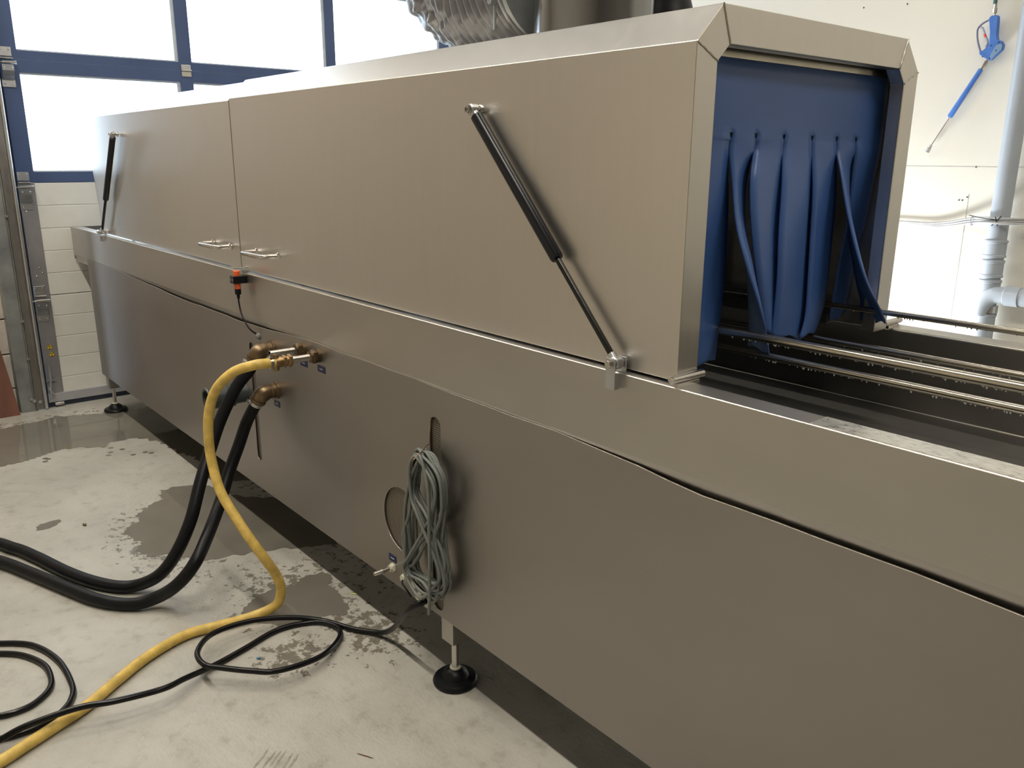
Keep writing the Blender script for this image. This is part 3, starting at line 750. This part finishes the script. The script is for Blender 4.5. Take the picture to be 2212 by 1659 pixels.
# ------------------------------------------------------------------ hoses and cables
def hose(name, pts, r, mat, label, n=10, seg=18, cat='hose'):
    bm = tube(pts, r, seg, n); return tag(obj(name, bm, mat, smooth=70), label, cat)
YH = [(-2.412, -.150, .859), (-2.413, -.178, .860), (-2.425, -.215, .858), (-2.478, -.262, .832), (-2.535, -.300, .770), (-2.566, -.318, .69), (-2.572, -.325, .600), (-2.560, -.325, .519), (-2.515, -.322, .435), (-2.455, -.300, .355), (-2.402, -.275, .285), (-2.380, -.245, .222), (-2.385, -.212, .155), (-2.385, -.200, .095), (-2.388, -.222, .045), (-2.415, -.300, .019), (-2.434, -.40, .0165), (-2.446, -.5, .0165), (-2.401, -.626, .0165), (-2.329, -.738, .0165), (-2.266, -.827, .0165), (-2.229, -.905, .0165), (-2.192, -.988, .0165), (-2.160, -1.064, .0165), (-2.10, -1.25, .0165), (-2.0, -1.6, .0165), (-1.9, -2.2, .0165), (-2.0, -3.1, .0165), (-2.1, -4.15, .0165)]
yh = hose('water_hose', YH, .0158, YELLOW, 'thick yellow water hose curving from the brass coupling down across the floor')
def ring(c, d, r, w, par, mat, screw=(0, -1, 0), name='hose_clamp'):
    c, d = Vector(c), Vector(d).normalized(); bm = bmesh.new()
    lathe(c, c + d, [(0, r), (.0005, r + .0015), (w - .0005, r + .0015), (w, r)], 24, bm)
    s = Vector(screw).normalized(); p = c + d * w / 2 + s * (r + .004)
    t = s.cross(d).normalized(); lathe(p - t * .012, p + t, [(0, .005), (.024, .005)], 10, bm); hexnut(p + t * .012, t, .007, .006, bm)
    return obj(name, bm, mat, par, smooth=35)
ring((-2.412, -.160, .859), (-.02, -1, 0), .0158, .011, yh, POLISH, (-.4, 0, 1))
B1 = [tuple(e1 + d1 * .0), tuple(e1 + d1 * .05), (-2.808, -.13, .69), (-2.815, -.19, .588), (-2.795, -.245, .49), (-2.742, -.31, .392), (-2.695, -.37, .285), (-2.695, -.425, .186), (-2.758, -.468, .092), (-2.838, -.516, .034), (-2.890, -.575, .0225), (-2.990, -.638, .0225), (-3.132, -.694, .0225), (-3.317, -.749, .0225), (-3.458, -.801, .0225), (-3.60, -.893, .0225), (-3.75, -1.2, .0225), (-3.8, -1.7, .0225), (-3.6, -2.3, .0225), (-3.3, -3.0, .0225), (-3.1, -4.15, .0225)]
b1 = hose('rubber_hose', B1, .0215, RUBBER, 'thick black rubber hose running from the upper brass elbow, inner one of the pair')
B2 = [tuple(e2 + d2 * .0), tuple(e2 + d2 * .04), (-2.822, -.10, .545), (-2.828, -.13, .470), (-2.805, -.185, .38), (-2.745, -.25, .295), (-2.655, -.33, .235), (-2.592, -.40, .18), (-2.612, -.455, .112), (-2.690, -.505, .045), (-2.740, -.578, .0225), (-2.837, -.655, .0225), (-3.003, -.722, .0225), (-3.187, -.79, .0225), (-3.34, -.85, .0225), (-3.456, -.915, .0225), (-3.60, -1.02, .0225), (-3.68, -1.3, .0225), (-3.70, -1.7, .0225), (-3.5, -2.3, .0225), (-3.2, -3.0, .0225), (-3.0, -4.15, .0225)]
b2 = hose('rubber_hose', B2, .0215, RUBBER, 'thick black rubber hose running from the lower brass elbow, outer one of the pair')
ring(e1 + d1 * .014, d1, .0225, .013, b1, ZINC, (-1, -.3, .2)); ring(e2 + d2 * .014, d2, .0225, .013, b2, ZINC, (-1, -.3, .2))
PC = [(-1.803, -.012, .246), (-1.815, -.035, .238), (-1.850, -.045, .205), (-1.92, -.03, .135), (-1.99, -.012, .07), (-2.045, -.012, .028), (-2.089, -.025, .012), (-2.155, -.068, .010), (-2.252, -.117, .012), (-2.309, -.203, .030), (-2.349, -.326, .045), (-2.336, -.45, .055), (-2.26, -.523, .062), (-2.184, -.533, .062), (-2.143, -.495, .055), (-2.086, -.436, .05), (-2.042, -.371, .045), (-2.052, -.235, .028), (-2.127, -.13, .012), (-2.193, -.101, .010), (-2.258, -.13, .009), (-2.293, -.195, .009), (-2.3, -.272, .009), (-2.268, -.377, .009), (-2.236, -.484, .012), (-2.19, -.586, .035), (-2.158, -.659, .050), (-2.172, -.776, .058), (-2.199, -.851, .060), (-2.215, -.915, .055), (-2.229, -.989, .045), (-2.235, -1.042, .03), (-2.242, -1.104, .012), (-2.25, -1.4, .009), (-2.3, -2.2, .009), (-2.2, -3.1, .009), (-2.3, -4.15, .009)]
# the first pass of the loop lies over the second where they cross
hose('power_cable', PC, .0085, CABLEB, 'black power cable looped once on the floor and leading to the panel foot', cat='cable')
hose('rubber_cable', [(-2.78, -1.42, .009), (-2.88, -1.25, .009), (-2.86, -1.12, .009), (-2.814, -1.028, .0092), (-2.777, -.959, .0092), (-2.702, -.883, .0092), (-2.565, -.84, .0092), (-2.405, -.837, .0092), (-2.331, -.857, .0092), (-2.288, -.892, .0092), (-2.265, -.933, .0092), (-2.262, -.991, .0092), (-2.272, -1.042, .0092), (-2.295, -1.12, .0092), (-2.36, -1.3, .0092), (-2.50, -1.44, .0092), (-2.66, -1.47, .0092), (-2.78, -1.42, .009)], .0083, CABLEB, 'black cable curve at the left picture edge, outer of two nested bends', cat='cable')
hose('rubber_cable', [(-2.62, -4.1, .009), (-2.7, -2.6, .009), (-2.82, -1.6, .027), (-2.80, -1.28, .009), (-2.77, -1.12, .009), (-2.753, -1.036, .0092), (-2.714, -.969, .0092), (-2.658, -.916, .0092), (-2.565, -.878, .0092), (-2.476, -.877, .0092), (-2.42, -.895, .0092), (-2.379, -.938, .0092), (-2.369, -.979, .0092), (-2.377, -1.022, .0092), (-2.402, -1.083, .0092), (-2.48, -1.28, .0092), (-2.54, -1.46, .027), (-2.55, -1.9, .009), (-2.50, -2.8, .009), (-2.5, -4.1, .009)], .0083, CABLEB, 'black cable curve at the left picture edge, inner of two nested bends', cat='cable')
# coiled grey cable on a wire hook
random.seed(11)
pts = []
NL = 11
for i in range(NL):
    j = lambda a: random.uniform(-a, a)
    y = -.022 - .0075 * (i % 6) + j(.003)
    xt, zt = -1.752 + .0045 * (i - 5) + j(.004), .722 - .006 * (i % 3) + j(.004)
    zb = .292 + random.choice([0, .012, .03, .05, .085]) + j(.006); xb = -1.757 + j(.015)
    ra, la = random.uniform(.055, .092), random.uniform(.045, .088)
    tw = i % 2
    if tw:      # loops crossing in the middle
        pts += [(xt, y, zt), (xt + ra * .85, y, .655 + j(.01)), (xt + ra * .8, y, .57 + j(.02)), (-1.75 + j(.02), y + .004, .49 + j(.02)), (-1.82 + j(.012), y, .39 + j(.015)), (-1.835 + j(.012), y, .345), (xb, y, zb),
                (-1.685 + j(.015), y, .36 + j(.01)), (-1.672 + j(.015), y, .43 + j(.015)), (-1.745 + j(.02), y - .004, .53 + j(.015)), (-1.80 + j(.012), y, .60 + j(.01)), (xt - .038, y, .692)]
    else:
        pts += [(xt, y, zt), (xt + ra * .8, y, .67 + j(.01)), (xt + ra * .9, y, .58 + j(.02)), (-1.69 + j(.02), y, .47 + j(.02)), (-1.668 + j(.02), y, .38 + j(.02)), (-1.70 + j(.01), y, .32 + j(.01)), (xb, y, zb),
                (-1.83 + j(.015), y, .34 + j(.01)), (-1.845 + j(.02), y, .43 + j(.02)), (-1.835 + j(.02), y, .54 + j(.02)), (-1.815 + j(.012), y, .63 + j(.01)), (xt - .035, y, .695)]
pts += [(-1.74, -.06, .716), (-1.70, -.066, .64), (-1.69, -.072, .50), (-1.688, -.075, .38), (-1.690, -.078, .28)]
bm = tube(pts, .0046, 8, 6)
coil = tag(obj('cable_coil', bm, GREYC, smooth=80), 'long coil of thin grey cable hanging from a wire hook on the side panel', 'cable')
bm = tube([(-1.778, .004, .80), (-1.772, -.003, .806), (-1.770, -.004, .80), (-1.773, -.006, .765), (-1.771, -.010, .735), (-1.765, -.022, .736), (-1.752, -.048, .727), (-1.748, -.078, .710), (-1.748, -.082, .696), (-1.752, -.074, .690)], .0016, 6)
tag(obj('wire_hook', bm, simple('copper_wire', (.20, .12, .06), .4, .8), smooth=60), 'bent brown wire hook holding the grey cable coil in the slot', 'hook')
bm = tube([(-1.915, -.004, .27), (-1.918, -.020, .262), (-1.89, -.02, .245), (-1.885, -.01, .225)], .0028, 8)
tag(obj('thin_cable', bm, RUBBER, smooth=60), 'short thin dark cable end at the gland left of the coil', 'cable')

# ------------------------------------------------------------------ far wall: spray lance, drain pipe, cables
YW = 2.96
NICKEL = simple('nickel', (.45, .40, .33), .35, 1.0)
sg = empty('spray_gun', 'blue high pressure spray gun with long lance hanging on the white wall', 'spray gun', (-1.68, YW, 1.95))
GI = Matrix.Translation((1.68, -YW, -1.95))
def gp(name, bm, mat, **k):
    o = obj(name, bm, mat, sg, **k); o.matrix_parent_inverse = GI.copy(); return o
bm = prism([(-1.700, 2.088), (-1.690, 2.098), (-1.664, 2.097), (-1.660, 2.086), (-1.656, 2.02), (-1.650, 1.995), (-1.632, 1.988), (-1.622, 1.972), (-1.624, 1.952), (-1.665, 1.912), (-1.676, 1.912), (-1.716, 1.938), (-1.722, 1.950), (-1.706, 1.956), (-1.688, 1.972), (-1.684, 1.986), (-1.688, 2.03)], 'y', YW - .012, YW + .014)
bmesh.ops.triangulate(bm, faces=bm.faces[:]) if False else None
gp('gun_body', bm, GUNB, bevel=.004)
bm = prism([(-1.652, 1.972), (-1.634, 1.978), (-1.624, 1.968), (-1.626, 1.953), (-1.664, 1.914), (-1.672, 1.918), (-1.668, 1.935)], 'y', YW - .0145, YW - .011)
gp('body_cover', bm, simple('pale_blue_plastic', (.18, .30, .45), .4), bevel=.001)
bm = tube([(-1.694, YW, 2.084), (-1.725, YW, 2.070), (-1.743, YW, 2.050), (-1.742, YW, 2.020), (-1.732, YW, 1.985), (-1.718, YW, 1.952)], .0042, 8)
gp('trigger_guard', bm, simple('grey_blue_plastic', (.16, .17, .26), .4), smooth=60)
bm = tube([(-1.734, YW, 2.053), (-1.724, YW, 2.050), (-1.708, YW, 2.018), (-1.694, YW, 1.990), (-1.698, YW, 1.968)], .005, 8)
gp('trigger', bm, simple('pale_trigger', (.38, .37, .45), .4), smooth=60)
bm = bmesh.new(); lathe((-1.711, YW - .001, 2.024), (-1.704, YW - .001, 2.010), [(0, .0054), (.015, .0054)], 8, bm); gp('safety_mark', bm, RED)
for (x, z) in ((-1.641, 1.983), (-1.671, 1.972), (-1.648, 1.950), (-1.700, 1.928), (-1.670, 1.919)):
    bm = bmesh.new(); lathe((x, YW - .0145, z), (x, YW - .03, z), [(0, .0028), (.001, .0028)], 8, bm); gp('screw', bm, BLACKP)
A_, B_ = Vector((-1.683, YW, 1.918)), Vector((-1.898, YW, 1.520)); dd = (B_ - A_).normalized(); LL = (B_ - A_).length
bm = bmesh.new(); lathe(A_, B_, [(0, .007), (.010, .007), (.011, .010), (.030, .010), (.031, .0065), (.045, .0065)], 8, bm)
gp('coupling', bm, NICKEL, smooth=25)
bm = bmesh.new(); lathe((-1.681, YW, 2.095), (-1.687, YW, 2.2), [(0, .005), (.012, .005), (.013, .0095), (.032, .0095), (.033, .007), (.050, .007)], 8, bm)
gp('coupling', bm, NICKEL, smooth=25)
bm = bmesh.new(); lathe(A_ + dd * .045, B_, [(0, .006), (.003, .0105), (.225, .0125), (.232, .008)], 16, bm); gp('lance_grip', bm, GUNB, smooth=40)
bm = bmesh.new(); lathe(A_ + dd * .26, B_, [(0, .0036), (LL - .28, .0036)], 10, bm); gp('lance', bm, simple('pink_steel', (.60, .54, .54), .3, .9), smooth=40)
bm = bmesh.new(); lathe(B_ - dd * .034, B_ + dd, [(0, .006), (.002, .0085), (.014, .0085), (.016, .011), (.034, .012)], 16, bm); gp('nozzle', bm, simple('nozzle_steel', (.55, .54, .52), .4, .5), smooth=35)
bm = tube([(-1.686, YW, 2.145), (-1.69, YW, 2.3), (-1.70, YW - .01, 2.7), (-1.75, YW, 3.3), (-1.8, YW, 3.95)], .0085, 12); gp('supply_hose', bm, GREENH, smooth=60)

px, py = -1.518, 2.93
dpz = empty('drain_pipe', 'light grey vertical plastic drain pipe with couplings fixed to the white wall', 'pipe', (px, py, 0))
DI = Matrix.Translation((-px, -py, 0))
def pp(name, bm, mat=PVC_L, **k):
    o = obj(name, bm, mat, dpz, smooth=35); o.matrix_parent_inverse = DI.copy(); return o
bm = bmesh.new(); lathe((px, py, 0), (px, py, 9), [(0, .041), (3.98, .041)], 32, bm); pp('pipe', bm)
for (za, zb_) in ((1.055, 1.135), (.965, 1.045), (.86, .955), (.66, .80)):
    bm = bmesh.new(); lathe((px, py, za), (px, py, 9), [(0, .045), (.002, .049), (.012, .049), (.014, .046), (zb_ - za - .014, .046), (zb_ - za - .012, .049), (zb_ - za - .002, .049), (zb_ - za, .045)], 32, bm); pp('coupling', bm)
bm = bmesh.new(); lathe((px, py, .803), (px, py, 9), [(0, .050), (.035, .050)], 32, bm); pp('metal_band', bm, ZINC)
bm = tube([(px - .01, py - .02, .80), (px + .0, py - .03, .85), (px + .04, py - .03, .888), (px + .10, py - .03, .892)], .038, 24, 8); pp('branch_elbow', bm)
bm = bmesh.new(); lathe((px + .085, py - .03, .892), (px + 2, py - .03, .892), [(0, .043), (.002, .045), (.06, .045), (.062, .040), (2.5, .040)], 28, bm); pp('branch_pipe', bm)
for k, (dy, dz) in enumerate(((0, 0), (.004, .011), (.009, -.010))):
    bm = tube([(-3.2, 2.985, 1.20 + dz), (-2.6, 2.985, 1.19 + dz * .4), (-2.0, 2.983, 1.183 + dz * (.3 if k else 1)), (-1.80, 2.975, 1.182 + dz * .8), (-1.64, 2.93, 1.212 + dz), (-1.55, 2.882 - dy, 1.222 + dz), (-1.47, 2.882 - dy, 1.222 + dz), (-1.36, 2.93, 1.222 + dz), (-1.1, 2.98, 1.215 + dz), (.5, 2.985, 1.21 + dz)], .0052, 8)
    tag(obj('wall_cable', bm, simple('pale_cable_%d' % k, (.42, .42, .42), .45), smooth=60), ('grey cable on the white wall, middle of the bundle of three', 'grey cable on the white wall, uppermost of the bundle of three', 'grey cable on the white wall, lowest of the bundle of three')[k], 'cable', 'cables along the far wall')
bm = bmesh.new(); sweep(bm, [Vector((px + .052 * math.cos(a), py + .052 * math.sin(a), 1.218)) for a in [2 * math.pi * k / 30 for k in range(30)]], .0022, 6, True)
sweep(bm, [Vector((-1.515, 2.868, 1.24)), Vector((-1.50, 2.867, 1.20))], .0022, 6); sweep(bm, [Vector((-1.525, 2.868, 1.20)), Vector((-1.50, 2.867, 1.232)), Vector((-1.49, 2.866, 1.245))], .0022, 6)
sweep(bm, [Vector((-1.515, 2.868, 1.226)), Vector((-1.57, 2.866, 1.232)), Vector((-1.63, 2.875, 1.240))], .0018, 6)
tag(obj('cable_tie', bm, BLACKP), 'black cable tie strapping the grey cables to the drain pipe', 'cable tie')
bm = bmesh.new(); sweep(bm, [Vector((-1.635, 2.93 + .018 * math.cos(a), 1.212 + .020 * math.sin(a))) for a in [2 * math.pi * k / 16 for k in range(16)]], .002, 6, True)
tag(obj('cable_tie', bm, PVC_L), 'pale cable tie round the grey cables left of the drain pipe', 'cable tie')

# ------------------------------------------------------------------ puddles and litter on the floor
def floor_z(x):
    for (a, za), (c, zc) in zip(zip(xs, zs), list(zip(xs, zs))[1:]):
        if a <= x <= c: return za + (zc - za) * (x - a) / (c - a)
    return 0
def puddle(pts, label, seed, am=.018):
    random.seed(seed); P = [Vector((x, y, 0)) for x, y in pts]; out = []; N = len(P)
    for i in range(N):
        a, c = P[i], P[(i + 1) % N]; k = max(2, int((c - a).length / .012)); nn = Vector((-(c - a).y, (c - a).x, 0)).normalized()
        for j in range(k):
            p = a.lerp(c, j / k); s = .5 * math.sin(p.x * 61 + p.y * 47 + seed) + .35 * math.sin(p.x * 170 - p.y * 140) + random.uniform(-.25, .25)
            out.append(p + nn * am * s)
    cu = bpy.data.curves.new('tmp', 'CURVE'); cu.dimensions = '2D'; cu.fill_mode = 'BOTH'; cu.extrude = .0004
    s = cu.splines.new('POLY'); s.points.add(len(out) - 1); s.use_cyclic_u = True
    for i, p in enumerate(out): s.points[i].co = (p.x, p.y, 0, 1)
    t = bpy.data.objects.new('tmp', cu); me = bpy.data.meshes.new_from_object(t); bpy.data.objects.remove(t)
    bm = bmesh.new(); bm.from_mesh(me); bmesh.ops.remove_doubles(bm, verts=bm.verts, dist=1e-6)
    for cut in (-5.3, -4.9):
        bmesh.ops.bisect_plane(bm, geom=bm.verts[:] + bm.edges[:] + bm.faces[:], plane_co=(cut, 0, 0), plane_no=(1, 0, 0))
    for v in bm.verts: v.co.z += floor_z(v.co.x) + .0008
    return tag(obj('puddle', bm, WATER), label, 'puddle')
puddle([(-4.60,-.95),(-4.57,-.75),(-4.54,-.68),(-4.55,-.6),(-4.59,-.51),(-4.63,-.37),(-4.62,-.33),(-4.53,-.21),(-4.6,-.15),(-4.59,-.08),(-4.58,-.02),(-4.46,.04),(-4.36,.06),(-4.2,.07),(-4.12,.1),(-3.97,.12),(-3.92,.07),(-3.87,.1),(-3.75,.1),(-3.62,.16),(-3.62,.26),(-3.75,.4),(-4.14,.48),(-4.64,.62),(-5.1,.75),(-5.17,.16),(-5.16,.07),(-5.22,-.11),(-5.3,-.27),(-5.26,-.4),(-5.24,-.57),(-5.25,-.95)], 'large shallow puddle on the floor in front of the overhead door', 1, .016)
puddle([(-3.75,-.17),(-3.74,-.08),(-3.7,.02),(-3.49,.06),(-3.22,.30),(-2.97,.30),(-2.75,.20),(-2.82,.05),(-2.89,-.07),(-2.91,-.16),(-2.94,-.26),(-3.01,-.31),(-3.08,-.35),(-3.1,-.38),(-3.11,-.42),(-3.21,-.43),(-3.26,-.4),(-3.37,-.43),(-3.44,-.38),(-3.45,-.34),(-3.53,-.34),(-3.56,-.3),(-3.61,-.25),(-3.64,-.19)], 'puddle on the floor behind the black hoses', 2, .014)
puddle([(-2.54,-.25),(-2.56,-.21),(-2.57,-.14),(-2.55,-.07),(-2.58,-.03),(-2.58,.01),(-2.58,.05),(-2.51,.05),(-2.48,.02),(-2.43,.02),(-2.36,.01),(-2.3,-.0),(-2.26,-.04),(-2.28,-.07),(-2.3,-.11),(-2.26,-.11),(-2.28,-.17),(-2.31,-.22),(-2.35,-.25),(-2.4,-.28),(-2.46,-.3),(-2.51,-.29)], 'small puddle under the bend of the yellow hose', 3, .010)
puddle([(-3.67,-.69),(-3.69,-.67),(-3.69,-.64),(-3.69,-.6),(-3.67,-.59),(-3.63,-.62),(-3.62,-.66),(-3.63,-.69)], 'small lone water spot on the dry floor left of the hoses', 4, .006)
bm = bmesh.new(); random.seed(5)
for (x, y) in ((-4.44,-.14),(-4.5,-.18),(-4.43,-.2),(-4.39,-.22),(-4.32,-.12),(-4.32,-.06),(-4.29,-.04),(-4.54,-.48),(-4.52,-.47),(-4.49,-.49)):
    lathe((x, y, .0), (x, y, 1), [(0, .014), (.0008, .013)], 12, bm)
tag(obj('water_spots', bm, WATER), 'scattered round water drips beside the large puddle', 'water', kind='stuff')
def litter(name, x, y, sz, mat, label, rot=0):
    bm = bmesh.new(); v = bmesh.ops.create_icosphere(bm, subdivisions=2, radius=1)['verts']
    bmesh.ops.scale(bm, vec=sz, verts=v); bmesh.ops.rotate(bm, verts=v, cent=(0, 0, 0), matrix=Matrix.Rotation(rot, 3, 'Z')); bmesh.ops.translate(bm, vec=(x, y, sz[2]), verts=v)
    tag(obj(name, bm, mat, smooth=60), label, 'litter')
litter('pebble', -3.56, -.53, (.010, .007, .005), BRASS2, 'tiny brown pebble on the dry floor near the lone water spot', .4)
litter('leaf_scrap', -2.36, .055, (.014, .0035, .002), simple('leaf', (.55, .6, .15), .5), 'thin yellow-green plant scrap on the wet floor by the machine', 1.0)
litter('plastic_chip', -2.20, -.365, (.007, .003, .003), simple('chip', (.04, .20, .42), .5), 'tiny blue plastic chip inside the cable loop', .8)
litter('twig', -1.62, -.33, (.026, .0015, .0012), simple('twig_brown', (.12, .04, .02), .6), 'thin reddish splinter on the dry floor near the picture bottom', .5)
bm = bmesh.new(); random.seed(9)      # muddy five-stroke print
for k in range(6):
    x0, y0 = -1.80 + k * .013, -.53 + k * .011
    L_ = random.uniform(.7, 1.2); u_ = random.uniform(-.006, .006)
    P_ = [Vector((x0 + .010 * t * L_ + u_, y0 + .018 - .013 * t * L_ + .002 * math.sin(t + k), .0006)) for t in range(6)]
    sweep(bm, P_, lambda i: (.0012, .0036, .0045, .0030, .0038, .001)[i], 6)
for v in bm.verts: v.co.z = .0004 + v.co.z * .12
tag(obj('mud_print', bm, simple('mud', (.30, .28, .24), .3, 0, .3, 40)), 'streaky damp smear on the dry concrete in front of the black cable loop', 'stain', kind='stuff')
